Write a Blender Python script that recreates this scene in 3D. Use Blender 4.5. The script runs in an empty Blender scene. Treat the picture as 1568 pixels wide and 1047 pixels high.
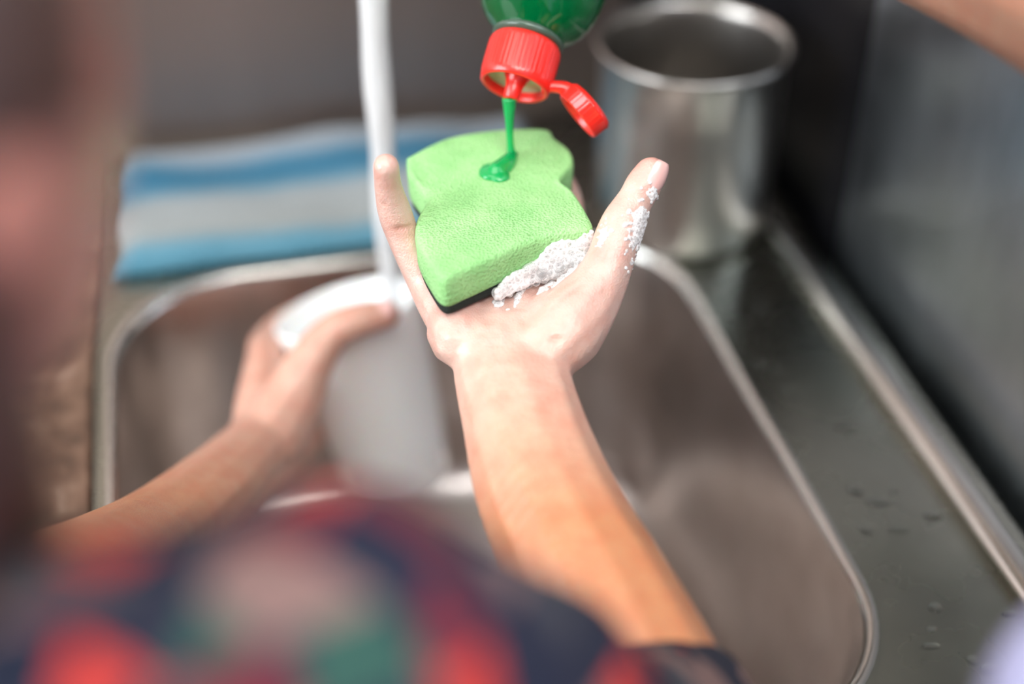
import bpy, bmesh, math, random
import numpy as np
from mathutils import Vector, Matrix, noise
from mathutils.bvhtree import BVHTree
random.seed(7); np.random.seed(7)
RZ = math.radians(12.7)          # sink / room heading
scene = bpy.context.scene
COL = scene.collection
def S(b,a,z): return Vector((math.cos(RZ)*b-math.sin(RZ)*a, math.sin(RZ)*b+math.cos(RZ)*a, z))

# ------------------------------------------------------------------ materials
def new_mat(name):
    m=bpy.data.materials.new(name); m.use_nodes=True
    nt=m.node_tree; return m,nt,nt.nodes['Principled BSDF']
def N(nt,t,**kw):
    n=nt.nodes.new(t)
    for k,v in kw.items():
        if k in n.inputs.keys(): n.inputs[k].default_value=v
        else: setattr(n,k,v)
    return n
def setp(p,**kw):
    for k,v in kw.items():
        k=k.replace('_',' ')
        if k in p.inputs: p.inputs[k].default_value=v
def ramp(nt,stops,interp='LINEAR'):
    r=nt.nodes.new('ShaderNodeValToRGB'); r.color_ramp.interpolation=interp
    e=r.color_ramp.elements
    while len(e)>1: e.remove(e[-1])
    e[0].position=stops[0][0]; e[0].color=(*stops[0][1],1)
    for p,c in stops[1:]:
        x=e.new(p); x.color=(*c,1)
    return r
def add_bump(nt,p,scale,strength,dist,detail=3,tex='noise',vec=None):
    if tex=='noise': t=N(nt,'ShaderNodeTexNoise',Scale=scale,Detail=detail); out=t.outputs['Fac']
    else: t=N(nt,'ShaderNodeTexVoronoi',Scale=scale); out=t.outputs['Distance']
    tc=N(nt,'ShaderNodeTexCoord'); nt.links.new(tc.outputs['Object'] if vec is None else vec,t.inputs['Vector'])
    b=N(nt,'ShaderNodeBump',Strength=strength,Distance=dist)
    nt.links.new(out,b.inputs['Height']); nt.links.new(b.outputs['Normal'],p.inputs['Normal'])
    return t
def simple(name,col,rough=.5,metal=0,bump=None,**kw):
    m,nt,p=new_mat(name); setp(p,Base_Color=(*col,1),Roughness=rough,Metallic=metal,**kw)
    if bump: add_bump(nt,p,*bump)
    return m
def steel(name,c0,c1,rough=(.2,.38),stretch=(1,1,1),scale=14,bump=.06):
    m,nt,p=new_mat(name); setp(p,Metallic=1.0)
    tc=N(nt,'ShaderNodeTexCoord'); mp=N(nt,'ShaderNodeMapping'); mp.inputs['Scale'].default_value=stretch
    nt.links.new(tc.outputs['Object'],mp.inputs['Vector'])
    t=N(nt,'ShaderNodeTexNoise',Scale=scale,Detail=5); nt.links.new(mp.outputs[0],t.inputs['Vector'])
    r=ramp(nt,[(.3,c0),(.7,c1)]); nt.links.new(t.outputs['Fac'],r.inputs[0]); nt.links.new(r.outputs[0],p.inputs['Base Color'])
    mr=N(nt,'ShaderNodeMapRange'); mr.inputs['To Min'].default_value=rough[0]; mr.inputs['To Max'].default_value=rough[1]
    t2=N(nt,'ShaderNodeTexNoise',Scale=scale*2.3,Detail=4); nt.links.new(mp.outputs[0],t2.inputs['Vector'])
    nt.links.new(t2.outputs['Fac'],mr.inputs['Value']); nt.links.new(mr.outputs[0],p.inputs['Roughness'])
    b=N(nt,'ShaderNodeBump',Strength=bump,Distance=.002); nt.links.new(t2.outputs['Fac'],b.inputs['Height']); nt.links.new(b.outputs[0],p.inputs['Normal'])
    return m
M={}
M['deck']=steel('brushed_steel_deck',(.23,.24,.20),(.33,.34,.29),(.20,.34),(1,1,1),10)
M['bead']=steel('polished_steel_edge',(.48,.48,.45),(.62,.62,.59),(.18,.28),(1,1,1),10)
M['basin']=steel('steel_basin',(.48,.43,.40),(.60,.55,.52),(.24,.38),(1,1,1),26,.10)
M['wallsteel']=steel('steel_splash',(.34,.38,.42),(.66,.72,.80),(.22,.40),(1,1,.6),10,.18)
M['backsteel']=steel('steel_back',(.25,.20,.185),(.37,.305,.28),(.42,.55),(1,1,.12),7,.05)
M['cupsteel']=steel('cup_steel',(.42,.40,.375),(.66,.63,.595),(.26,.36),(1,1,.04),38,.08)
M['chrome']=simple('chrome',(.8,.8,.8),.08,1)
M['shade']=simple('painted_shade',(.008,.008,.010),.3,bump=(20,.1,.001))  # near-black base colour stands in for dark reflection and shade near the cup
M['plaster']=simple('wall_paint',(.62,.60,.57),.8,bump=(30,.1,.002))
M['ceil']=simple('ceiling_paint',(.75,.74,.72),.9,bump=(30,.1,.002))
M['cabinet']=simple('cabinet_wood',(.16,.09,.05),.5,bump=(18,.2,.002))
M['black']=simple('scour_pad',(.010,.016,.012),.9,bump=(900,.8,.001))
M['red']=simple('red_plastic',(.85,.022,.014),.3,Subsurface_Weight=.1,Subsurface_Scale=.003,Coat_Weight=.25)
M['recess']=simple('cap_insert',(.36,.44,.30),.15,Coat_Weight=.5)
m,nt,p=new_mat('granite'); t=N(nt,'ShaderNodeTexNoise',Scale=45,Detail=6); tc=N(nt,'ShaderNodeTexCoord'); nt.links.new(tc.outputs['Object'],t.inputs[0])
r=ramp(nt,[(.3,(.03,.017,.010)),(.5,(.12,.065,.04)),(.62,(.20,.12,.08)),(.75,(.42,.31,.24))]); nt.links.new(t.outputs['Fac'],r.inputs[0]); nt.links.new(r.outputs[0],p.inputs['Base Color']); setp(p,Roughness=.35); M['granite']=m
m,nt,p=new_mat('floor_tile'); t=N(nt,'ShaderNodeTexBrick',Scale=3); t.offset=0; t.inputs['Color1'].default_value=(.35,.31,.27,1); t.inputs['Color2'].default_value=(.4,.36,.31,1); tc=N(nt,'ShaderNodeTexCoord'); nt.links.new(tc.outputs['Object'],t.inputs[0]); nt.links.new(t.outputs['Color'],p.inputs['Base Color']); setp(p,Roughness=.4); M['floor']=m
# skin with vertex tint
m,nt,p=new_mat('skin'); at=N(nt,'ShaderNodeAttribute',attribute_name='tint'); 
tn=N(nt,'ShaderNodeTexNoise',Scale=110,Detail=5); tc=N(nt,'ShaderNodeTexCoord'); nt.links.new(tc.outputs['Object'],tn.inputs[0])
mx=N(nt,'ShaderNodeMix',data_type='RGBA',blend_type='MULTIPLY'); mx.inputs[0].default_value=1
rr=ramp(nt,[(.35,(.97,.84,.82)),(.62,(1,1,1))]); nt.links.new(tn.outputs['Fac'],rr.inputs[0])
nt.links.new(at.outputs['Color'],mx.inputs[6]); nt.links.new(rr.outputs[0],mx.inputs[7]); nt.links.new(mx.outputs[2],p.inputs['Base Color'])
setp(p,Roughness=.40,Subsurface_Weight=.30,Subsurface_Scale=.005,Subsurface_Radius=(1,.38,.24),Coat_Weight=.25,Coat_Roughness=.18)
n1=N(nt,'ShaderNodeTexNoise',Scale=260,Detail=4); n3=N(nt,'ShaderNodeTexVoronoi',Scale=1300)
for q in (n1,n3): nt.links.new(tc.outputs['Object'],q.inputs[0])
ad_=N(nt,'ShaderNodeMath',operation='MULTIPLY_ADD'); ad_.inputs[1].default_value=.35; nt.links.new(n3.outputs['Distance'],ad_.inputs[0]); nt.links.new(n1.outputs['Fac'],ad_.inputs[2])
b=N(nt,'ShaderNodeBump',Strength=.4,Distance=.0012); nt.links.new(ad_.outputs[0],b.inputs['Height']); nt.links.new(b.outputs[0],p.inputs['Normal']); M['skin']=m
m,nt,p=new_mat('sponge_foam')
v=N(nt,'ShaderNodeTexVoronoi',Scale=850); n2=N(nt,'ShaderNodeTexNoise',Scale=60,Detail=3); tc=N(nt,'ShaderNodeTexCoord')
for q in (v,n2): nt.links.new(tc.outputs['Object'],q.inputs[0])
r=ramp(nt,[(.3,(.25,.57,.20)),(.7,(.36,.68,.28))]); nt.links.new(n2.outputs['Fac'],r.inputs[0])
r2=ramp(nt,[(.0,(.34,.55,.32)),(.32,(1,1,1))]); nt.links.new(v.outputs['Distance'],r2.inputs[0])
mx=N(nt,'ShaderNodeMix',data_type='RGBA',blend_type='MULTIPLY'); mx.inputs[0].default_value=1
nt.links.new(r.outputs[0],mx.inputs[6]); nt.links.new(r2.outputs[0],mx.inputs[7]); nt.links.new(mx.outputs[2],p.inputs['Base Color'])
b=N(nt,'ShaderNodeBump',Strength=.8,Distance=.0007); nt.links.new(v.outputs['Distance'],b.inputs['Height']); nt.links.new(b.outputs[0],p.inputs['Normal'])
setp(p,Roughness=.85,Subsurface_Weight=.15,Subsurface_Scale=.003,Subsurface_Radius=(.5,1,.4)); M['sponge']=m
M['gel']=simple('green_soap_gel',(.0,.55,.14),.05,Transmission_Weight=.5,IOR=1.4,Coat_Weight=.6)
M['bottle']=simple('green_bottle',(.0,.17,.045),.05,Transmission_Weight=.5,IOR=1.4,Coat_Weight=.5)
M['clear']=simple('bottle_neck',(.10,.16,.12),.1,Transmission_Weight=.4)
M['white']=simple('white_ceramic',(.97,.97,.97),.14,Coat_Weight=.4,Subsurface_Weight=.2,Subsurface_Scale=.01,bump=(8,.02,.001))
def suds(name,scale,lo,hi,amin):
    m,nt,p=new_mat(name); setp(p,Base_Color=(1,1,1,1),Roughness=.6,Subsurface_Weight=.5,Subsurface_Scale=.004,Subsurface_Radius=(1,1,1))
    tc=N(nt,'ShaderNodeTexCoord'); v=N(nt,'ShaderNodeTexVoronoi',Scale=scale,feature='DISTANCE_TO_EDGE'); nt.links.new(tc.outputs['Object'],v.inputs['Vector'])
    v2=N(nt,'ShaderNodeTexVoronoi',Scale=scale*2.2,feature='DISTANCE_TO_EDGE'); nt.links.new(tc.outputs['Object'],v2.inputs['Vector'])
    a=N(nt,'ShaderNodeMapRange'); a.inputs['From Min'].default_value=lo; a.inputs['From Max'].default_value=hi; a.inputs['To Min'].default_value=1; a.inputs['To Max'].default_value=amin; nt.links.new(v.outputs['Distance'],a.inputs['Value'])
    a2=N(nt,'ShaderNodeMapRange'); a2.inputs['From Min'].default_value=lo; a2.inputs['From Max'].default_value=hi; a2.inputs['To Min'].default_value=.75; a2.inputs['To Max'].default_value=amin; nt.links.new(v2.outputs['Distance'],a2.inputs['Value'])
    mxx=N(nt,'ShaderNodeMath',operation='MAXIMUM'); nt.links.new(a.outputs[0],mxx.inputs[0]); nt.links.new(a2.outputs[0],mxx.inputs[1]); nt.links.new(mxx.outputs[0],p.inputs['Alpha'])
    b=N(nt,'ShaderNodeBump',Strength=.15,Distance=.0005); nt.links.new(v.outputs['Distance'],b.inputs['Height']); nt.links.new(b.outputs[0],p.inputs['Normal']); return m
M['film']=suds('foam_film',400,.05,.28,.40)
M['filmthin']=suds('foam_film_fine',650,.05,.28,.15)
m,nt,p=new_mat('soap_bubble'); setp(p,Base_Color=(1,1,1,1),Roughness=.08,Coat_Weight=.6)
lw=N(nt,'ShaderNodeLayerWeight',Blend=.30); mr=N(nt,'ShaderNodeMapRange'); mr.inputs['To Min'].default_value=.05; mr.inputs['To Max'].default_value=.8
nt.links.new(lw.outputs['Facing'],mr.inputs['Value']); nt.links.new(mr.outputs[0],p.inputs['Alpha']); M['foam']=m
m,nt,p=new_mat('water_stream'); setp(p,Base_Color=(.95,.97,.98,1),Roughness=.10,Transmission_Weight=.40,IOR=1.33,Coat_Weight=.5)
tc=N(nt,'ShaderNodeTexCoord'); mp=N(nt,'ShaderNodeMapping'); mp.inputs['Scale'].default_value=(1,1,.08); nt.links.new(tc.outputs['Object'],mp.inputs[0]); add_bump(nt,p,320,.7,.003,vec=mp.outputs[0]); M['water']=m
M['drop']=simple('water_drop',(1,1,1),.02,Transmission_Weight=1.0,IOR=1.33)
M['hair']=simple('brown_hair',(.045,.018,.011),.42,bump=(140,.6,.003))
M['lilac']=simple('lilac_cotton',(.42,.43,.66),.85,bump=(300,.3,.001))
M['denim']=simple('denim',(.05,.07,.14),.85,bump=(300,.3,.001))
M['eye']=simple('eye_white',(.8,.8,.78),.15); M['iris']=simple('iris',(.05,.02,.01),.1)
M['nail']=simple('nail',(.84,.50,.46),.18,Coat_Weight=.6)
# towel stripes
m,nt,p=new_mat('striped_towel'); tc=N(nt,'ShaderNodeTexCoord'); sp=N(nt,'ShaderNodeSeparateXYZ'); nt.links.new(tc.outputs['Object'],sp.inputs[0])
wn=N(nt,'ShaderNodeTexNoise',Scale=14); nt.links.new(tc.outputs['Object'],wn.inputs[0])
ma=N(nt,'ShaderNodeMath',operation='MULTIPLY_ADD'); ma.inputs[1].default_value=.020; nt.links.new(wn.outputs['Fac'],ma.inputs[0]); nt.links.new(sp.outputs['Y'],ma.inputs[2])
mr=N(nt,'ShaderNodeMapRange'); mr.inputs['From Min'].default_value=.722; mr.inputs['From Max'].default_value=.862; nt.links.new(ma.outputs[0],mr.inputs['Value'])
W=(.30,.33,.33); B2=(.06,.20,.28)
r=ramp(nt,[(0,(.04,.12,.18)),(.06,B2),(.14,(.11,.26,.34)),(.24,W),(.48,(.28,.31,.32)),(.56,(.09,.23,.32)),(.68,(.015,.13,.24)),(.80,(.04,.18,.29)),(.90,(.23,.27,.31)),(1,(.28,.30,.32))])
nt.links.new(mr.outputs[0],r.inputs[0]); nt.links.new(r.outputs[0],p.inputs['Base Color']); setp(p,Roughness=.95); add_bump(nt,p,420,.8,.003); M['towel']=m
# plaid flannel : banded cells from a palette
m,nt,p=new_mat('plaid_flannel'); tc=N(nt,'ShaderNodeTexCoord'); mp=N(nt,'ShaderNodeMapping'); mp.inputs['Rotation'].default_value=(.5,.25,.35); mp.inputs['Scale'].default_value=(62,62,62)
nt.links.new(tc.outputs['Object'],mp.inputs[0])
fl=N(nt,'ShaderNodeVectorMath',operation='FLOOR'); nt.links.new(mp.outputs[0],fl.inputs[0])
wn=N(nt,'ShaderNodeTexWhiteNoise'); nt.links.new(fl.outputs[0],wn.inputs['Vector'])
r=ramp(nt,[(0,(.006,.010,.028)),(.26,(.12,.012,.025)),(.40,(.50,.035,.025)),(.53,(.02,.07,.055)),(.64,(.06,.06,.07)),(.76,(.20,.12,.11)),(.87,(.012,.014,.03))],'CONSTANT')
nt.links.new(wn.outputs['Value'],r.inputs[0]); nt.links.new(r.outputs[0],p.inputs['Base Color']); setp(p,Roughness=.95); add_bump(nt,p,400,.4,.001); M['plaid']=m

# ------------------------------------------------------------------ mesh helpers
def empty(name,loc=(0,0,0)):
    e=bpy.data.objects.new(name,None); e.empty_display_size=.02; e.location=loc; COL.objects.link(e); bpy.context.view_layer.update(); return e
def mk(name,verts,faces,mat,parent=None,rot=0,smooth=True,bevel=0):
    me=bpy.data.meshes.new(name); me.from_pydata([tuple(v) for v in verts],[],[tuple(f) for f in faces]); me.validate()
    bm=bmesh.new(); bm.from_mesh(me); bmesh.ops.recalc_face_normals(bm,faces=bm.faces); bm.to_mesh(me); bm.free()
    me.materials.append(mat); 
    if smooth: me.polygons.foreach_set('use_smooth',[True]*len(me.polygons))
    o=bpy.data.objects.new(name,me); COL.objects.link(o); o.rotation_euler.z=rot
    if bevel:
        b=o.modifiers.new('bevel','BEVEL'); b.width=bevel; b.segments=3; b.limit_method='ANGLE'
    if parent: o.parent=parent
    return o
def box(name,b0,b1,a0,a1,z0,z1,mat,parent=None,bevel=0,rot=RZ):
    v=[(x,y,z) for z in (z0,z1) for y in (a0,a1) for x in (b0,b1)]
    f=[(0,1,3,2),(4,6,7,5),(0,4,5,1),(2,3,7,6),(0,2,6,4),(1,5,7,3)]
    return mk(name,v,f,mat,parent,rot,smooth=False,bevel=bevel)
def frame(axis,ref=(1,0,0)):
    z=Vector(axis).normalized(); x=Vector(ref)-Vector(ref).dot(z)*z; x.normalize(); y=z.cross(x)
    return Matrix((x,y,z)).transposed()
def lathe(name,prof,mat,origin=(0,0,0),axis=(0,0,1),seg=64,parent=None,fn=None,rot=0,sx=1,sy=1):
    R=frame(axis); o=Vector(origin); V=[];F=[]
    for i,(r,z) in enumerate(prof):
        for k in range(seg):
            t=2*math.pi*k/seg; rr=r if fn is None else fn(r,z,t)
            V.append(o+R@Vector((rr*math.cos(t)*sx,rr*math.sin(t)*sy,z)))
    for i in range(len(prof)-1):
        for k in range(seg):
            k2=(k+1)%seg; F.append((i*seg+k,i*seg+k2,(i+1)*seg+k2,(i+1)*seg+k))
    return mk(name,V,F,mat,parent,rot)
def cat(pts,n):
    P=np.array(pts,float); out=[]
    for i in range(len(P)-1):
        p0=P[max(i-1,0)];p1=P[i];p2=P[i+1];p3=P[min(i+2,len(P)-1)]
        for k in range(n):
            t=k/n; out.append(.5*((2*p1)+(-p0+p2)*t+(2*p0-5*p1+4*p2-p3)*t*t+(-p0+3*p1-3*p2+p3)*t**3))
    out.append(P[-1]); return np.array(out)
def tube(name,pts,mat,seg=24,n=8,parent=None,rot=0,cap=True):
    C=cat(pts,n); V=[];F=[]; prev=None
    for i,c in enumerate(C):
        d=Vector(C[min(i+1,len(C)-1)][:3]-C[max(i-1,0)][:3]); R=frame(d,prev if prev else ((1,0,0) if abs(d.normalized().x)<.9 else (0,1,0))); prev=R.col[0].copy()
        for k in range(seg):
            t=2*math.pi*k/seg; V.append(Vector(c[:3])+R@Vector((c[3]*math.cos(t),c[3]*math.sin(t),0)))
    for i in range(len(C)-1):
        for k in range(seg):
            k2=(k+1)%seg; F.append((i*seg+k,i*seg+k2,(i+1)*seg+k2,(i+1)*seg+k))
    if cap: F.append(tuple(range(seg))); F.append(tuple(range((len(C)-1)*seg,len(C)*seg)))
    return mk(name,V,F,mat,parent,rot)
_b=bmesh.new(); bmesh.ops.create_icosphere(_b,subdivisions=3,radius=1); ICV=np.array([v.co[:] for v in _b.verts]); ICF=[tuple(v.index for v in f.verts) for f in _b.faces]; _b.free()
_b=bmesh.new(); bmesh.ops.create_icosphere(_b,subdivisions=2,radius=1); IC2V=np.array([v.co[:] for v in _b.verts]); IC2F=[tuple(v.index for v in f.verts) for f in _b.faces]; _b.free()
def spheres_mesh(sph,hi=True):
    bv,bf=(ICV,ICF) if hi else (IC2V,IC2F)
    V=[];F=[]
    bfa=np.array(bf)
    for i,(c,r) in enumerate(sph):
        V.append(bv*np.array(r)+np.array(c)); F.append(bfa+i*len(bv))
    return np.concatenate(V),np.concatenate(F)
def blob(name,chains,ells,voxel,smooth,mat,parent=None,tint=None,deform=None):
    sph=[]
    for ch in chains:
        C=cat(ch,24); last=None
        for c in C:
            if last is None or np.linalg.norm(c[:3]-last[:3])>.16*c[3]: sph.append((c[:3],c[3])); last=c
        sph.append((C[-1][:3],C[-1][3]))
    for c,r in ells: sph.append((c,r))
    V,F=spheres_mesh(sph,False)
    me=bpy.data.meshes.new(name+'_src'); me.from_pydata(V.tolist(),[],F.tolist())
    o=bpy.data.objects.new(name+'_src',me); COL.objects.link(o)
    r=o.modifiers.new('r','REMESH'); r.mode='VOXEL'; r.voxel_size=voxel
    s=o.modifiers.new('s','SMOOTH'); s.factor=.6; s.iterations=smooth
    dg=bpy.context.evaluated_depsgraph_get(); ev=o.evaluated_get(dg); m2=bpy.data.meshes.new_from_object(ev)
    bpy.data.objects.remove(o); bpy.data.meshes.remove(me)
    m2.name=name; n=len(m2.vertices); co=np.empty(n*3); m2.vertices.foreach_get('co',co); co=co.reshape(-1,3)
    no=np.empty(n*3); m2.vertices.foreach_get('normal',no); no=no.reshape(-1,3)
    if deform is not None: co=deform(co,no); m2.vertices.foreach_set('co',co.ravel())
    if tint is not None:
        c=np.ones((n,4)); c[:,:3]=tint(co,no); a=m2.attributes.new('tint','FLOAT_COLOR','POINT'); a.data.foreach_set('color',c.ravel())
    m2.materials.clear(); m2.materials.append(mat); m2.polygons.foreach_set('use_smooth',[True]*len(m2.polygons)); m2.update()
    ob=bpy.data.objects.new(name,m2); COL.objects.link(ob)
    if parent: ob.parent=parent
    return ob
def crease_field(co,poly,w):
    P=cat([(*p,0) for p in poly],10)[:,:3]; n=len(P); f=np.zeros(len(co))
    for i,q in enumerate(P):
        d=np.linalg.norm(co-q,axis=1); f=np.maximum(f,math.sin(math.pi*(i+.6)/(n+.2))**.6*np.exp(-(d/w)**2))
    return f
def gauss(co,c,w): return np.exp(-(np.sum((co-np.array(c))**2,axis=1))/(w*w))

# ------------------------------------------------------------------ room
b0,b1,a0,a1,zf,zc=-1.7,.35,-1.5,.868,-.90,1.5
box('floor',b0,b1,a0,a1,zf-.05,zf,M['floor'])
box('ceiling',b0,b1,a0,a1,zc,zc+.05,M['ceil'])
wb=empty('wall_back')
box('back_steel',b0,.275,a1,a1+.05,zf,zc,M['backsteel'],wb)
box('painted_shade_back',.275,b1,a1,a1+.05,zf,zc,M['shade'],wb)  # shade in the wall corner, built in as a dark slab
wr=empty('wall_right'); 
box('splash_steel',b1,b1+.05,a0,.66,zf,zc,M['wallsteel'],wr)
box('painted_shade_right',b1,b1+.05,.66,a1,zf,zc,M['shade'],wr)  # dark reflection and shade beside the cup, put in as a slab
box('wall_front',b0,b1,a0-.05,a0,zf,zc,M['plaster'])
wl=empty('wall_left')
box('sill',b0-.05,b0,a0,a1,zf,.15,M['plaster'],wl); box('head',b0-.05,b0,a0,a1,1.25,zc,M['plaster'],wl)
box('pier_1',b0-.05,b0,a0,-.6,.15,1.25,M['plaster'],wl); box('pier_2',b0-.05,b0,.7,a1,.15,1.25,M['plaster'],wl)
win=empty('window_1')
for i,(p0,p1,q0,q1) in enumerate([(-.6,-.57,.15,1.25),(.67,.7,.15,1.25),(-.6,.7,.15,.18),(-.6,.7,1.22,1.25),(.035,.065,.15,1.25)]):
    box('frame_%d'%i,b0-.04,b0-.01,p0,p1,q0,q1,M['ceil'],win)
# counter & cabinet
box('granite_counter',-1.4,-.0875,.26,.865,-.04,.0005,M['granite'],bevel=.002)
cb=empty('sink_cabinet')
box('front_panel',-1.4,.345,.30,.32,zf,-.045,M['cabinet'],cb)
box('left_side',-1.4,-1.38,.32,.865,zf,-.045,M['cabinet'],cb)
for i in range(4): box('door_panel_%d'%i,-1.38+i*.43,-1.38+i*.43+.41,.285,.30,-.82,-.08,M['cabinet'],cb,bevel=.005)

# ------------------------------------------------------------------ sink
def rr(x0,x1,y0,y1,r,z,n=14):
    P=[]
    for cx,cy,s in ((x1-r,y1-r,0),(x0+r,y1-r,90),(x0+r,y0+r,180),(x1-r,y0+r,270)):
        for k in range(n+1):
            t=math.radians(s+90*k/n); P.append((cx+r*math.cos(t),cy+r*math.sin(t),z))
    return P
sink=empty('kitchen_sink')
def rings(name,R,mat,close=True):
    n=len(R[0]); V=[p for q in R for p in q]; F=[]
    for i in range(len(R)-1):
        for k in range(n):
            k2=(k+1)%n; F.append((i*n+k,i*n+k2,(i+1)*n+k2,(i+1)*n+k))
    if close: F.append(tuple(range((len(R)-1)*n,len(R)*n)))
    return mk(name,V,F,mat,sink,RZ)
B0,B1,A0,A1=-.077,.250,.33,.712
def ins(d,z,r=.075): return rr(B0+d,B1-d,A0+d,A1-d,max(r-d*.6,.008),z)
deckR=[rr(-.087,.340,.262,.864,.004,-.035),rr(-.087,.340,.262,.864,.004,-.002),rr(-.085,.336,.266,.861,.006,0),ins(-.006,0,.072),ins(-.003,.0004,.073)]
rings('deck',deckR,M['deck'],False)
rings('basin_rim',[ins(-.003,.0004,.073),ins(-.0018,.0008,.074),ins(-.0003,.0006),ins(.001,-.0008),ins(.002,-.003)],M['bead'],False)
bas=[ins(.002,-.003),ins(.004,-.012),ins(.008,-.06),ins(.012,-.12),ins(.015,-.150),ins(.021,-.165),ins(.031,-.174),ins(.045,-.178),ins(.09,-.180),ins(.14,-.181)]
rings('basin',bas,M['basin'])
lathe('drain_ring',[(.0,.0),(.012,.0),(.014,.001),(.03,.001),(.036,.002),(.042,.003),(.044,.001)],M['chrome'],(.085,.52,-.181),seg=48,parent=sink,rot=RZ)
V=[];F=[];n=12
for a in (.262,.861):
    for k in range(n+1):
        t=math.pi*k/n; V.append((.322-.0075*math.cos(t),a,.0003+.007*math.sin(t)))
for k in range(n): F.append((k,k+1,n+2+k,n+1+k))
mk('raised_edge',V,F,M['bead'],sink,RZ)
dr=[]
for i in range(20):
    b=random.uniform(.262,.308); a=random.uniform(.33,.66); r=random.uniform(.0015,.0036)
    dr.append((S(b,a,.0002),(r*random.uniform(.9,1.8),r*random.uniform(.7,1.1),r*.20)))
V,F=spheres_mesh([(tuple(c),r) for c,r in dr],True); mk('water_droplets',V,F,M['drop'])

# ------------------------------------------------------------------ steel utensil cup
cx,cy=.1050,.758
prof=[(0,.001),(.049,.001),(.0515,.002),(.0528,.006),(.0536,.03),(.0538,.08),(.0540,.1110),(.0554,.1128),(.0568,.1148),(.0574,.1168),(.0568,.1186),(.0552,.1184),(.0536,.1162),(.0528,.112),(.0526,.08),(.0524,.03),(.0512,.008),(.048,.004),(0,.004)]
lathe('steel_utensil_cup',prof,M['cupsteel'],(cx,cy,0),seg=96)

# ------------------------------------------------------------------ towel (folded, two layers)
def towel():
    V=[];F=[];nb,na=70,40; b_0,b_1,a_0,a_1=-.070,.200,.722,.852
    def top(u,v): return .010+.0025*math.sin(u*9+v*3)+.0045*noise.noise(Vector((u*5,v*3,1)))+.006*math.exp(-((v-1)/.08)**2)
    for layer in (0,1):
        for j in range(na+1):
            for i in range(nb+1):
                u=i/nb; v=j/na
                eb=.008*noise.noise(Vector((v*3,5,0)))-.008*(1-v)*(1-u); ea=.004*noise.noise(Vector((u*5,9,0)))
                b=b_0+(b_1-b_0)*u+eb; a=a_0+(a_1-a_0)*v+ea
                e=min(1,min(u,1-u)*16); e2=min(1,min(v,1-v)*9); k=math.sqrt(max(0,1-(1-e)**2))*math.sqrt(max(0,1-(1-e2)**2))
                z=top(u,v)*(.35+.65*k)+.002*(k) if layer==0 else .0012
                V.append((b,a,z))
    n=(na+1)*(nb+1); f=lambda l,i,j:l*n+j*(nb+1)+i
    for j in range(na):
        for i in range(nb):
            F.append((f(0,i,j),f(0,i+1,j),f(0,i+1,j+1),f(0,i,j+1))); F.append((f(1,i,j),f(1,i,j+1),f(1,i+1,j+1),f(1,i+1,j)))
    for i in range(nb):
        F.append((f(0,i,0),f(1,i,0),f(1,i+1,0),f(0,i+1,0))); F.append((f(0,i,na),f(0,i+1,na),f(1,i+1,na),f(1,i,na)))
    for j in range(na):
        F.append((f(0,0,j),f(0,0,j+1),f(1,0,j+1),f(1,0,j))); F.append((f(0,nb,j),f(1,nb,j),f(1,nb,j+1),f(0,nb,j+1)))
    mk('dish_towel',V,F,M['towel'],None,RZ)
towel()

# ------------------------------------------------------------------ faucet and running water
fa=empty('wall_faucet')
tube('spout',[(*S(.077,.865,.42),.012),(*S(.077,.80,.43),.011),(*S(.077,.70,.43),.011),(*S(.077,.652,.405),.011),(*S(.077,.644,.36),.011),(*S(.077,.644,.30),.012)],M['chrome'],parent=fa)
lathe('wall_flange',[(0,0),(.03,0),(.03,.006),(.022,.012),(.012,.014)],M['chrome'],S(.077,.868,.42),S(0,-1,0),parent=fa)
tube('lever',[(*S(.077,.83,.43),.008),(*S(.077,.825,.47),.007),(*S(.12,.80,.50),.006)],M['chrome'],parent=fa)
wx,wy=-.0669,.645
pts=[]
for i in range(26):
    z=.302-(.302+.06)*i/25; pts.append((wx+.0004*math.sin(i*1.1),wy+.0004*math.cos(i*1.3),z,.0082-.0030*i/25+.0003*math.sin(i*1.3)))
o=tube('running_water',pts,M['water'],n=6,seg=36)

# ------------------------------------------------------------------ white cup
R0=Vector((-.090,.634,.018)); Bc=Vector((-.064,.606,-.086)); ax=(R0-Bc); H=ax.length
prof=[(0,.0),(.024,.0),(.0275,.001),(.0300,.004),(.0330,.03),(.0375,.07),(.0415,H-.002),(.0417,H),(.0405,H+.0008),(.0393,H-.001),(.0350,.07),(.0305,.03),(.0270,.008),(.022,.005),(0,.005)]
cup=empty('white_cup')
lathe('body',prof,M['white'],Bc,ax,96,cup)

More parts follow.
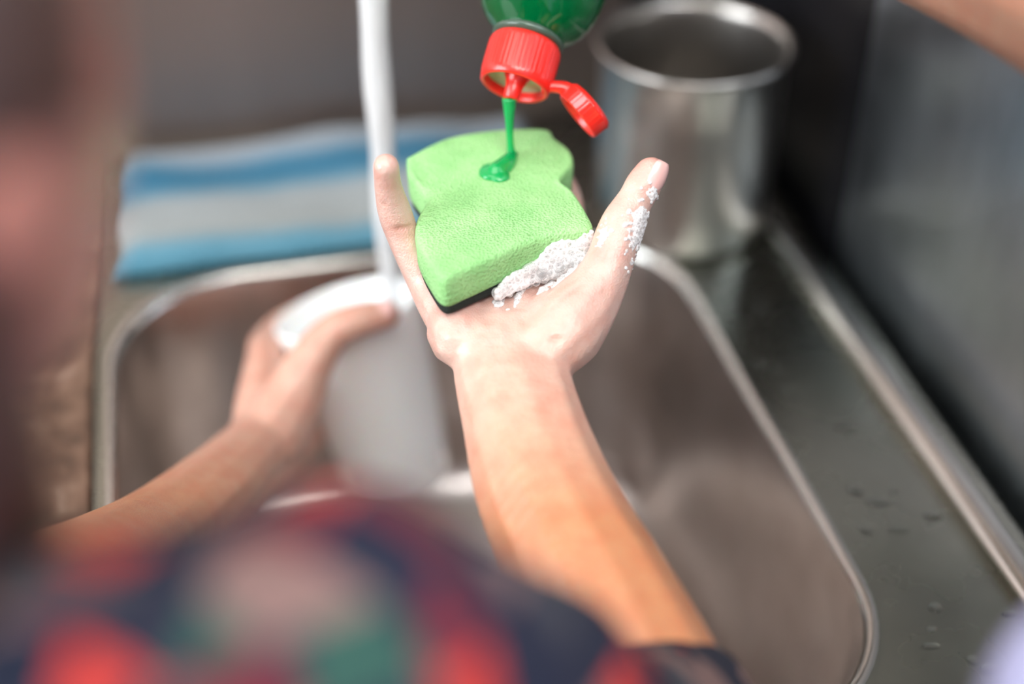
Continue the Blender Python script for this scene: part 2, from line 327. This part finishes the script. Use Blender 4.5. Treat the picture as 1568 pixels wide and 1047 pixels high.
# ------------------------------------------------------------------ sponge
OUT=[(-.0465,.549),(-.0361,.5608),(-.0247,.5692),(-.0041,.5748),(.0151,.5753),(.0195,.5665),(.0258,.556),(.0268,.5432),(.0212,.5300),(.0265,.5195),(.0313,.5026),(.0327,.4905),(.0227,.4875),(.0094,.4822),(-.0062,.4694),(-.0188,.4593),(-.0268,.4545),(-.0325,.4645),(-.0386,.4828),(-.0394,.4975),(-.0362,.5130),(-.040,.5236),(-.0450,.5364)]
C=cat([(x,y,0,0) for x,y in OUT+[OUT[0]]],6)[:-1,:2]; cen=C.mean(0)
def slab(name,levels,mat,parent,dome=0,shift=(0,0)):
    V=[];F=[];n=len(C)
    for z,off in levels:
        for p in C:
            d=(p-cen); L=np.linalg.norm(d); q=cen+d*(1-off/L)+np.array(shift)
            V.append((q[0],q[1],z))
    for i in range(len(levels)-1):
        for k in range(n):
            k2=(k+1)%n; F.append((i*n+k,i*n+k2,(i+1)*n+k2,(i+1)*n+k))
    F.append(tuple(range(n)))
    L0=len(levels)-1; base=len(V); zt=levels[-1][0]
    for s in (.94,.85,.72,.58,.44,.3,.15):
        for p in C:
            q=cen+(p-cen)*s*.985+np.array(shift); V.append((q[0],q[1],zt+dome*(1-s*s)+.0007*noise.noise(Vector((q[0]*70,q[1]*70,3)))))
    prev=L0*n
    for j in range(7):
        cur=base+j*n
        for k in range(n):
            k2=(k+1)%n; F.append((prev+k,prev+k2,cur+k2,cur+k))
        prev=cur
    F.append(tuple(range(prev,prev+n)))
    return mk(name,V,F,mat,parent)
spg=empty('sponge')
slab('foam_block',[(.1455,.0016),(.1465,.0006),(.150,.0006),(.1560,.0),(.1585,.0003),(.1596,.0010),(.1602,.0022)],M['sponge'],spg,.0006)
slab('scour_pad',[(.1412,.0026),(.142,.0020),(.1455,.0018)],M['black'],spg)

# ------------------------------------------------------------------ soap gel
gel=empty('dish_soap_gel')
tube('stream',[(-.0012,.5497,.1880,.0032),(-.0012,.5492,.1835,.0026),(-.0011,.5487,.176,.0018),(-.0008,.5484,.168,.0016),(-.0004,.548,.1635,.0019),(0,.548,.1615,.0028)],M['gel'],parent=gel)
blob('pool',[[(0,.548,.1616,.0024),(-.0010,.544,.1615,.0034),(-.0035,.538,.1613,.0044),(-.0066,.533,.1612,.0048)]],[((-.0078,.5335,.1610),(.0070,.0074,.0032)),((-.0055,.530,.1610),(.005,.005,.0026))],.0005,8,M['gel'],gel)

# ------------------------------------------------------------------ bottle
AX=Vector((.26,.74,.62)).normalized(); FC=Vector((.001,.555,.191)); RF=frame(AX)
bot=empty('dish_soap_bottle')
def rib(r,z,t): return r*(1+.020*max(0,math.cos(48*t))) if (.0035<z<.0180 and r>.0145) else r
lathe('cap',[(.0128,.0050),(.0130,.0010),(.0134,-.0002),(.0142,-.0006),(.0152,.0002),(.0155,.003),(.0155,.0040),(.0156,.0100),(.0156,.0175),(.0155,.0190),(.0148,.0202),(.0125,.0206)],M['red'],FC,AX,192,bot,rib)
lathe('cap_insert',[(.0,.0045),(.0050,.0045),(.0100,.0042),(.0129,.0036)],M['recess'],FC,AX,48,bot)
lathe('nozzle',[(.0012,-.0060),(.0026,-.0066),(.0034,-.0058),(.0038,.0),(.0050,.0040),(.0060,.0046)],M['red'],FC,AX,32,bot)
lathe('neck',[(.0120,.0204),(.0152,.0212),(.0160,.0222),(.0155,.0236),(.0145,.0244)],M['clear'],FC,AX,64,bot)
lathe('bottle_body',[(.0140,.0236),(.0160,.0256),(.0200,.0285),(.0236,.0330),(.0262,.0390),(.0280,.050),(.0288,.07),(.0270,.10),(.0280,.13),(.0290,.165),(.0270,.180),(.020,.183),(0,.180)],M['bottle'],FC,AX,80,bot)
RIGHT=RF.col[0]; hinge=FC+RIGHT*.0150; UP=Vector((0,.6,.8))
e1=Vector((.64,-.46,-.61)).normalized(); nn=Vector((.75,.38,.54)); nn=(nn-nn.dot(e1)*e1).normalized(); lc=hinge+e1*.0165+Vector((.0050,0,0))+UP*.0060
lathe('flip_lid',[(0,.0050),(.0085,.0050),(.0110,.0044),(.0120,.003),(.0122,.0024),(.0118,.0022),(.0118,-.0035),(.0112,-.0042),(.0106,-.0036),(.0104,.0015),(.003,.0018),(.0028,-.001),(.0015,-.0014),(0,-.0012)],M['red'],lc,nn,112,bot,lambda r,z,t: r*(1+.012*math.cos(36*t)) if r>.0117 else r)
hp=[tuple(hinge-RIGHT*.003+UP*.002)+(.0028,),tuple(hinge+RIGHT*.002+UP*.004)+(.0026,),tuple(lc-e1*.012)+(.0030,),tuple(lc-e1*.008)+(.0036,)]
tube('hinge',hp,M['red'],parent=bot)
# ------------------------------------------------------------------ child
child=empty('child')
PALE=np.array((.68,.465,.395)); WARM_LIT=np.array((.60,.265,.125)); RED=np.array((.66,.25,.20)); MID=np.array((.68,.40,.295))  # elbow-end tone mixes forearm skin with warm light painted into the colour
def tint_r(co,no):
    t=np.clip((.462-co[:,1])/.095,0,1); t1=np.clip(t*2,0,1)[:,None]; t2=np.clip(t*2-1,0,1)[:,None]
    c=PALE*(1-t1)+MID*t1; c=c*(1-t2)+WARM_LIT*t2
    for p,w,a in [((.057,.505,.182),.008,.55),((-.0495,.496,.186),.007,.40),((.024,.470,.143),.013,.20),((-.022,.47,.140),.012,.25),((.030,.485,.143),.008,.35),((.0447,.490,.166),.007,.30),((-.046,.497,.160),.006,.25),((.036,.478,.155),.008,.3)]:
        g=(gauss(co,p,w)*a)[:,None]; c=c*(1-g)+RED*g
    for poly in CR:
        g=(.5*crease_field(co,poly[0],.0014))[:,None]; c=c*(1-g)+np.array((.50,.19,.13))*g
    return c
CR=[([(-.024,.447,.132),(-.008,.4440,.1395),(.008,.4440,.1395),(.020,.448,.135)],.0012,.0015),
 ([(-.020,.4515,.137),(-.004,.4495,.141),(.012,.4510,.141)],.0010,.0010),
 ([(-.018,.4400,.130),(-.004,.4370,.134),(.012,.4380,.134)],.0012,.0008),
 ([(.004,.455,.142),(.004,.468,.142),(.010,.482,.143),(.020,.492,.143)],.0014,.0020),
 ([(-.002,.458,.142),(-.006,.472,.142),(-.012,.480,.142)],.0011,.0013),
 ([(.010,.456,.144),(.016,.463,.148),(.026,.470,.149)],.0010,.0011),
 ([(.013,.4535,.143),(.020,.460,.147),(.030,.468,.148)],.0009,.0009),
 ([(-.026,.460,.139),(-.018,.465,.142),(-.008,.466,.142)],.0010,.0010),
 ([(-.028,.467,.139),(-.022,.470,.142),(-.014,.471,.142)],.0009,.0008),
 ([(.036,.4825,.158),(.041,.479,.156),(.046,.478,.152)],.0009,.0011),
 ([(.0400,.4840,.161),(.0450,.4815,.159),(.050,.483,.156)],.0008,.0009),
 ([(-.0400,.4925,.160),(-.0450,.4900,.160),(-.050,.492,.160)],.0009,.0011),
 ([(-.0430,.4910,.171),(-.0480,.4890,.171),(-.053,.491,.171)],.0008,.0009)]
def def_r(co,no):
    for poly,w,d in CR: co=co-no*(d*crease_field(co,poly,w))[:,None]
    return co
z0=.1260
def strand(dx):
    e=1-(abs(dx)/.0092)**2; q=lambda r,k: r*(1-.10*k+.14*k*e)
    return [(.050,.305,.070,.031),(.0440,.325,.078,.0312),(.0335,.350,.085,.0302),(.0237,.372,.0915,.0284),(.0122+dx*.15,.400,.100,.0258),(.0045+dx*.5,.428,.110,q(.0210,.4)),(.0002+dx,.448,.1180,q(.0165,1)),(.000+dx*1.15,.462,.1230,q(.0153,.6))]
chR=[strand(-.0092),strand(-.0069),strand(-.0046),strand(-.0023),strand(0),strand(.0023),strand(.0046),strand(.0069),strand(.0092),
 [(.010,.455,z0-.003,.0145),(.018,.485,z0-.001,.0135),(.0235,.520,z0,.0105),(.025,.542,.1285,.0088),(.0245,.562,.1305,.0080),(.0215,.578,.1320,.0068)],
 [(.003,.455,z0-.003,.0145),(.004,.490,z0-.001,.0135),(.0060,.527,z0,.0105),(.006,.550,.1285,.0088),(.005,.569,.1305,.0080),(.004,.584,.1320,.0068)],
 [(-.005,.455,z0-.003,.0145),(-.010,.488,z0,.0135),(-.0120,.523,z0+.001,.0102),(-.013,.546,.1290,.0085),(-.014,.563,.1305,.0078),(-.014,.578,.1320,.0066)],
 [(-.011,.455,z0-.003,.0140),(-.024,.475,z0+.002,.0130),(-.0345,.489,.1350,.0096),(-.0440,.4955,.1510,.0074),(-.0478,.4970,.1630,.0073),(-.0498,.4960,.1755,.0060),(-.0500,.4935,.1870,.0055)],
 [(.012,.455,z0-.002,.0150),(.022,.463,.1300,.0165),(.0335,.474,.1400,.0126),(.0392,.4808,.1490,.0104),(.0440,.4890,.1605,.0096),(.0498,.4965,.1690,.0077),(.0530,.4995,.1740,.0078),(.0563,.5022,.1790,.0068)],
]
armR=blob('right_arm_and_hand',chR,[((.020,.466,.128),(.019,.020,.0158)),((-.021,.468,.1265),(.0145,.021,.0145)),((.026,.490,.128),(.012,.012,.009))],.0010,9,M['skin'],child,tint_r,def_r)
bm=bmesh.new(); bm.from_mesh(armR.data); BV=BVHTree.FromBMesh(bm)
def nail(name,c,nrm,along,w,l,parent):
    z=Vector(nrm).normalized(); y=(Vector(along)-Vector(along).dot(z)*z).normalized(); x=y.cross(z); c=Vector(c); V=[];F=[];n=10
    for j in range(n+1):
        for i in range(n+1):
            u=i/n*2-1; v=j/n*2-1; sc=math.sqrt(max(0,1-abs(v)**3*.55)); V.append(c+x*(u*w*sc)+y*(v*l)-z*(u*u*w*.45*sc+v*v*l*.12))
    for j in range(n):
        for i in range(n): a=j*(n+1)+i; F.append((a,a+1,a+n+2,a+n+1))
    o=mk(name,V,F,M['nail'],parent); s=o.modifiers.new('s','SOLIDIFY'); s.thickness=.0005; return o
hit=BV.find_nearest(Vector((.0640,.4930,.1815)))
nail('thumb_nail',hit[0]+hit[1]*.0006,hit[1],(.50,.45,.75),.0050,.0060,child)
# left arm
def tint_l(co,no):
    t=np.clip((.54-co[:,1])/.10,0,1)*.8; c=np.array((.64,.38,.29))*(1-t)[:,None]+WARM_LIT*t[:,None]
    g=(gauss(co,(-.066,.594,.038),.012)*.5)[:,None]; return c*(1-g)+RED*g
AXc=ax.normalized()
def around(h,ang,off):
    Rf=frame(AXc); rad=.030+(.0415-.030)*h/H+off; t=math.radians(ang)
    q=Bc+AXc*h+Rf@Vector((rad*math.cos(t),rad*math.sin(t),0)); return tuple(q)
def fing(h,angs,radii,pre):
    ch=list(pre)
    for a_,r_ in zip(angs,radii): ch.append((*around(h,a_,r_*.97),r_))
    return ch
chL=[[(-.190,.300,.100,.032),(-.172,.348,.085,.030),(-.160,.400,.055,.0270),(-.1525,.443,.031,.0245),(-.141,.490,.014,.0210),(-.131,.527,.004,.0180),(-.124,.548,.000,.0175)],
 [(-.172,.348,.085,.030),(-.160,.400,.055,.0270),(-.1525,.443,.029,.0240),(-.141,.490,.007,.0205),(-.131,.527,-.007,.0175),(-.126,.548,-.016,.017)]]
for h,pz,L in ((H-.010,.002,0),(H-.030,-.014,4),(H-.047,-.028,2),(H-.063,-.042,-8)):
    chL.append(fing(h,[205,180,150,118-L,95-L],[.0108,.0095,.0088,.0080,.0068],[(-.128,.548,pz*.6,.0150),(-.130,.570,pz,.0140)]))
chL.append([(-.122,.545,.002,.0185),(-.113,.562,.010,.0165),(-.104,.575,.024,.0130),(-.093,.5835,.0370,.0102),(-.080,.5890,.0415,.0094),(-.0650,.5945,.0420,.0080)])
blob('left_arm_and_hand',chL,[((-.116,.558,-.004),(.016,.018,.020))],.0014,8,M['skin'],child,tint_l)
nail('left_thumb_nail',(-.066,.5905,.0494),(.05,-.45,.85),(1,.25,-.05),.0048,.0054,child)

def folds(co,no):
    d=np.array([noise.noise(Vector((c[0]*28,c[1]*28,c[2]*16)))*.004 for c in co]); return co+no*d[:,None]
sh=[[(-.275,.155,.188,.040),(-.215,.163,.218,.042),(-.150,.166,.234,.041),(-.085,.178,.240,.040),(-.036,.195,.240,.039)],
 [(-.036,.195,.240,.039),(-.008,.223,.186,.040),(.020,.260,.120,.039),(.045,.296,.080,.037),(.051,.308,.073,.035)],
 [(-.275,.155,.188,.040),(-.250,.215,.145,.039),(-.210,.285,.108,.037),(-.188,.315,.100,.035)]]
for dx in (-.075,-.025,.025,.07): sh.append([(-.150+dx,.160,.19,.050),(-.150+dx,.140,.10,.062),(-.150+dx*.85,.115,-.05,.062),(-.150+dx*.8,.09,-.24,.066)])
blob('plaid_shirt',sh,[],.0045,5,M['plaid'],child,None,folds)
blob('trousers',[[(-.185,.09,-.24,.07),(-.195,.08,-.45,.052),(-.20,.06,-.70,.04)],[(-.105,.09,-.24,.07),(-.095,.08,-.45,.052),(-.09,.06,-.70,.04)]],[],.007,4,M['denim'],child)
for s,x in (('left',-.20),('right',-.09)): blob(s+'_shoe',[[(x,.04,-.715,.033),(x,.10,-.722,.03),(x,.15,-.727,.025)]],[],.005,4,M['black'],child)
st=empty('step_stool')
box('tread',-.32,.03,-.06,.22,-.775,-.750,M['cabinet'],st,.005,rot=0)
for i,(x,y) in enumerate(((-.30,-.04),(-.0,-.04),(-.30,.20),(-.0,.20))): box('leg_%d'%i,x-.015,x+.015,y-.015,y+.015,-.90,-.775,M['cabinet'],st,rot=0)

def head(prefix,center,facing,scale,parent,hairmat,long=True):
    f=Vector(facing).normalized(); x=f.cross(Vector((0,0,1))).normalized(); z=x.cross(f); R=Matrix((x,f,z)).transposed(); c=Vector(center)
    bm=bmesh.new(); bmesh.ops.create_icosphere(bm,subdivisions=6,radius=1); D=np.array([v.co[:] for v in bm.verts]); F=[tuple(v.index for v in q.verts) for q in bm.faces]; bm.free()
    P=D*np.array((.072,.088,.098))
    low=np.clip(-D[:,2],0,1); P[:,0]*=1-.32*low**1.5; P[:,1]+=.012*low; P[:,1]*=1-.10*low
    fr=D[:,1]>0
    def bump(cx,cz,wx,wz,amt): 
        g=np.exp(-((P[:,0]-cx)/wx)**2-((P[:,2]-cz)/wz)**2)*fr; P[:,1]+=amt*g
    bump(0,-.022,.009,.013,.016); bump(0,-.005,.006,.02,.006)
    for s in (-1,1): bump(s*.027,.0,.013,.010,-.007); bump(s*.034,-.025,.018,.016,.005); bump(s*.028,.018,.018,.006,.003)
    bump(0,-.049,.016,.004,.005); bump(0,-.056,.014,.004,.005); bump(0,-.0525,.016,.0015,-.004); bump(0,-.080,.014,.012,.005)
    base=np.array((.36,.16,.12))
    col=np.tile(base,(len(P),1))
    lip=np.exp(-((P[:,0])/.018)**4-((P[:,2]+.0525)/.008)**4)*fr; col=col*(1-lip[:,None]*.7)+np.array((.5,.12,.11))*lip[:,None]*.7
    for s in (-1,1):
        ck=np.exp(-((P[:,0]-s*.04)/.018)**2-((P[:,2]+.03)/.018)**2)*fr*.4; col=col*(1-ck[:,None])+np.array((.5,.16,.12))*ck[:,None]
        br=np.exp(-((P[:,0]-s*.028)/.014)**4-((P[:,2]-.020)/.0032)**4)*fr*.8; col=col*(1-br[:,None])+np.array((.05,.02,.01))*br[:,None]
    o=mk(prefix+'head',[c+R@(Vector(p)*scale) for p in P],F,M['skin'],parent)
    a=o.data.attributes.new('tint','FLOAT_COLOR','POINT'); cc=np.ones((len(P),4)); cc[:,:3]=col; a.data.foreach_set('color',cc.ravel())
    for s in (-1,1):
        V,Fq=spheres_mesh([((s*.027,.071,.0),.0125)]); mk(prefix+'eye',[c+R@(Vector(p)*scale) for p in V],Fq.tolist(),M['eye'],parent)
        V,Fq=spheres_mesh([((s*.027,.0805,-.001),(.0055,.0036,.0055))]); mk(prefix+'iris',[c+R@(Vector(p)*scale) for p in V],Fq.tolist(),M['iris'],parent)
        V,Fq=spheres_mesh([((s*.073,-.004,-.008),(.006,.013,.020)),((s*.076,-.008,.002),(.006,.012,.012))]); e=mk(prefix+'ear',[c+R@(Vector(p)*scale) for p in V],Fq.tolist(),M['skin'],parent)
        a=e.data.attributes.new('tint','FLOAT_COLOR','POINT'); cc=np.ones((len(V),4)); cc[:,:3]=(.45,.18,.13); a.data.foreach_set('color',cc.ravel())
    HV=D*np.array((.080,.097,.106)); HV[:,1]-=.003
    st=np.array([noise.noise(Vector((math.atan2(d[0],d[1])*9,d[2]*1.2,2))) for d in D]); HV*=(1+.025*st)[:,None]
    if long:
        l=np.clip(-D[:,2],0,1); HV[:,2]-=.035*l; HV[:,0]*=1+.15*l; HV[:,1]*=1-.05*l
    keep=~((D[:,1]>.20+.0*D[:,2])&(D[:,2]<.50)) & ~((D[:,2]<-.72)) & ~((D[:,1]>.0)&(D[:,2]<.15)&(D[:,2]>-.9)&(D[:,1]>.02-.2*D[:,2]))
    Fh=[q for q in F if keep[list(q)].all()]
    used=sorted({i for q in Fh for i in q}); mp_={i:k for k,i in enumerate(used)}
    h=mk(prefix+'hair',[c+R@(Vector(HV[i])*scale) for i in used],[[mp_[i] for i in q] for q in Fh],hairmat,parent)
    s_=h.modifiers.new('s','SOLIDIFY'); s_.thickness=.008; s_.offset=-1
head('',(-.150,.225,.347),(.35,.85,-.50),1.0,child,M['hair'])
blob('hair_lock',[[(-.122,.190,.385,.016),(-.112,.197,.345,.020),(-.112,.205,.305,.0225),(-.113,.207,.268,.022),(-.119,.204,.238,.016),(-.124,.200,.222,.008)],
                  [(-.150,.160,.385,.020),(-.138,.165,.330,.026),(-.132,.175,.280,.026),(-.134,.175,.245,.018)]],[],.003,4,M['hair'],child)
blob('neck',[[(-.150,.165,.225,.034),(-.153,.190,.270,.032),(-.155,.205,.31,.034)]],[],.003,4,M['skin'],child,lambda co,no: np.tile(np.array((.5,.25,.18)),(len(co),1)))

# ------------------------------------------------------------------ adult helper (arm squeezing the bottle, lilac shirt)
ad=empty('adult_helper')
skA=lambda co,no: np.tile(np.array((.46,.24,.16)),(len(co),1))
def bp(s,ang,off):
    t=math.radians(ang); q=FC+AX*s+RF@Vector(((.0275+off)*math.cos(t),(.0275+off)*math.sin(t),0)); return tuple(q)
chA=[[(.225,.240,.294,.042),(.216,.330,.290,.040),(.203,.410,.284,.037),(.180,.478,.278,.033),(.148,.530,.274,.028),(.120,.568,.275,.025),(.102,.592,.278,.024)]]
for s,L in ((.085,0),(.103,8),(.121,5),(.138,-6)):
    chA.append([(.100,.594,.280,.020),(*bp(s,-25,.017),.0145),(*bp(s,25,.011),.0105),(*bp(s,70,.010),.0098),(*bp(s,115+L,.0092),.009),(*bp(s,145+L,.0082),.008)])
chA.append([(.102,.592,.278,.018),(*bp(.09,-50,.016),.0135),(*bp(.082,-85,.011),.0115),(*bp(.078,-125,.0096),.0095)])
blob('arm_and_hand',chA,[],.0022,6,M['skin'],ad,skA)
blob('lilac_shirt',[[(.222,.275,.297,.048),(.228,.215,.299,.052),(.235,.13,.34,.058),(.245,.03,.40,.064)],
 [(.225,.02,.36,.085),(.215,.03,.15,.105),(.210,.02,-.10,.105),(.20,.0,-.35,.11)],[(.20,.10,.15,.065),(.175,.160,.180,.055),(.152,.204,.204,.045)],[(.20,.10,.15,.065),(.165,.17,.12,.06),(.17,.13,-.05,.05)],
 [(.20,-.02,.40,.06),(.20,-.12,.38,.07),(.19,-.20,.36,.06)],[(.21,-.12,.30,.09),(.20,-.12,-.35,.11)]],[],.007,5,M['lilac'],ad,None,folds)
blob('dark_trousers',[[(.20,-.0,-.35,.105),(.19,.0,-.60,.075),(.19,0,-.86,.05)],[(.20,-.14,-.35,.105),(.19,-.16,-.60,.075),(.19,-.17,-.86,.05)]],[],.009,4,M['denim'],ad)

# ------------------------------------------------------------------ soap suds
SU=empty('soap_suds')
sud=[]; fl1=[]; fl2=[]
def face(u,z,out):
    P=np.array([(-.0070,.4688),(.0094,.4822),(.0227,.4875),(.0328,.4902)]); t=u*3; i=min(int(t),2); q=P[i]+(P[i+1]-P[i])*(t-i); return (q[0]+out*.45,q[1]-out*.89,z)
def skinpt(p,h): 
    q=BV.find_nearest(Vector(p)); return tuple(q[0]+q[1]*h)
for i in range(1500):
    u=random.random()**.8; top=.1405+(.22+.80*min(1,u*1.5)+.10*math.sin(u*15))*.0160; z=.1405+random.random()*(top-.1405); k=1-(z-.1405)/.02
    fl1.append((face(u,z,-.0005+.0018*k*k),random.uniform(.0009,.0013)))
for i in range(1700):
    u=random.random(); w=.0025+.012*u*(1-.40*u)+.0015*math.sin(u*23); out=random.random()**1.1*w
    p=skinpt(face(u,.147,out),-.0003); fl1.append((p,random.uniform(.0009,.0013)*(1-.30*out/w)))
for i in range(420):
    t=random.gauss(.38,.20); c=np.array((.0425,.4850,.1560))*(1-t)+np.array((.0560,.5000,.1760))*t; a=random.gauss(.1,.6)
    D=np.array((.70,-.68,.10))*math.cos(a)+np.array((-.2,-.25,.9))*math.sin(a)*.6
    fl2.append((skinpt(c+D*.02,-.0002),random.uniform(.0005,.0010)))
for i in range(60):
    t=random.random(); fl2.append((skinpt((.028+.010*t+random.gauss(0,.002),.474+.010*t+random.gauss(0,.002),.165),-.0002),random.uniform(.0004,.0008)))
blob('sponge_suds',[],fl1,.00035,8,M['film'],SU)
blob('thumb_suds',[],fl2,.00030,4,M['filmthin'],SU)
for i in range(70):
    u=random.random()**.8; z=.1405+random.random()*(.3+.65*u)*.0170; k=1-(z-.1405)/.02; sud.append((face(u,z,.0004+.0018*k*k),random.choice([.0009,.0012,.0018,.0024])))
for i in range(60):
    u=random.random(); w=.003+.012*u*(1-.4*u); out=random.random()*w*1.1; sud.append((skinpt(face(u,.147,out),.0004),random.choice([.0008,.0011,.0015])))
for i in range(25):
    f=random.choice(fl2); sud.append((tuple(np.array(f[0])+np.random.randn(3)*.0005),random.choice([.0007,.0010])))
V,F=spheres_mesh(sud,True); mk('bubbles',V,F,M['foam'],SU)

# ------------------------------------------------------------------ lights
def area(name,loc,target,size,power,color,sy=None):
    l=bpy.data.lights.new(name,'AREA'); l.size=size; l.energy=power; l.color=color
    if sy: l.shape='RECTANGLE'; l.size_y=sy
    o=bpy.data.objects.new(name,l); COL.objects.link(o); o.location=loc
    o.rotation_euler=(Vector(target)-Vector(loc)).to_track_quat('-Z','Y').to_euler(); return o
area('window_light',S(-1.62,.05,.72),S(.1,.5,.0),1.2,46,(.92,.96,1.0),1.0)
area('ceiling_light',S(-.30,.30,1.42),S(.0,.5,0),1.0,8,(1,.96,.90),.7)
area('front_fill_light',S(-.05,-.50,1.40),S(.05,.55,-.05),1.0,29,(1,.975,.94),.7)  # added fill from behind the camera, brightens the white cup and hands
w=bpy.data.worlds.new('World'); scene.world=w; w.use_nodes=True
bg=w.node_tree.nodes['Background']; sky=w.node_tree.nodes.new('ShaderNodeTexSky'); sky.sky_type='HOSEK_WILKIE'; w.node_tree.links.new(sky.outputs[0],bg.inputs[0]); bg.inputs[1].default_value=1.0

# ------------------------------------------------------------------ camera
cd=bpy.data.cameras.new('camera'); cam=bpy.data.objects.new('camera',cd); COL.objects.link(cam)
cam.location=(0,0,.47); cam.rotation_euler=(math.radians(90)-math.asin(.6),0,0)
cd.lens=50; cd.sensor_width=36; cd.clip_start=.01; cd.dof.use_dof=True; cd.dof.focus_distance=.580; cd.dof.aperture_fstop=1.9
scene.camera=cam
scene.view_settings.view_transform='Standard'
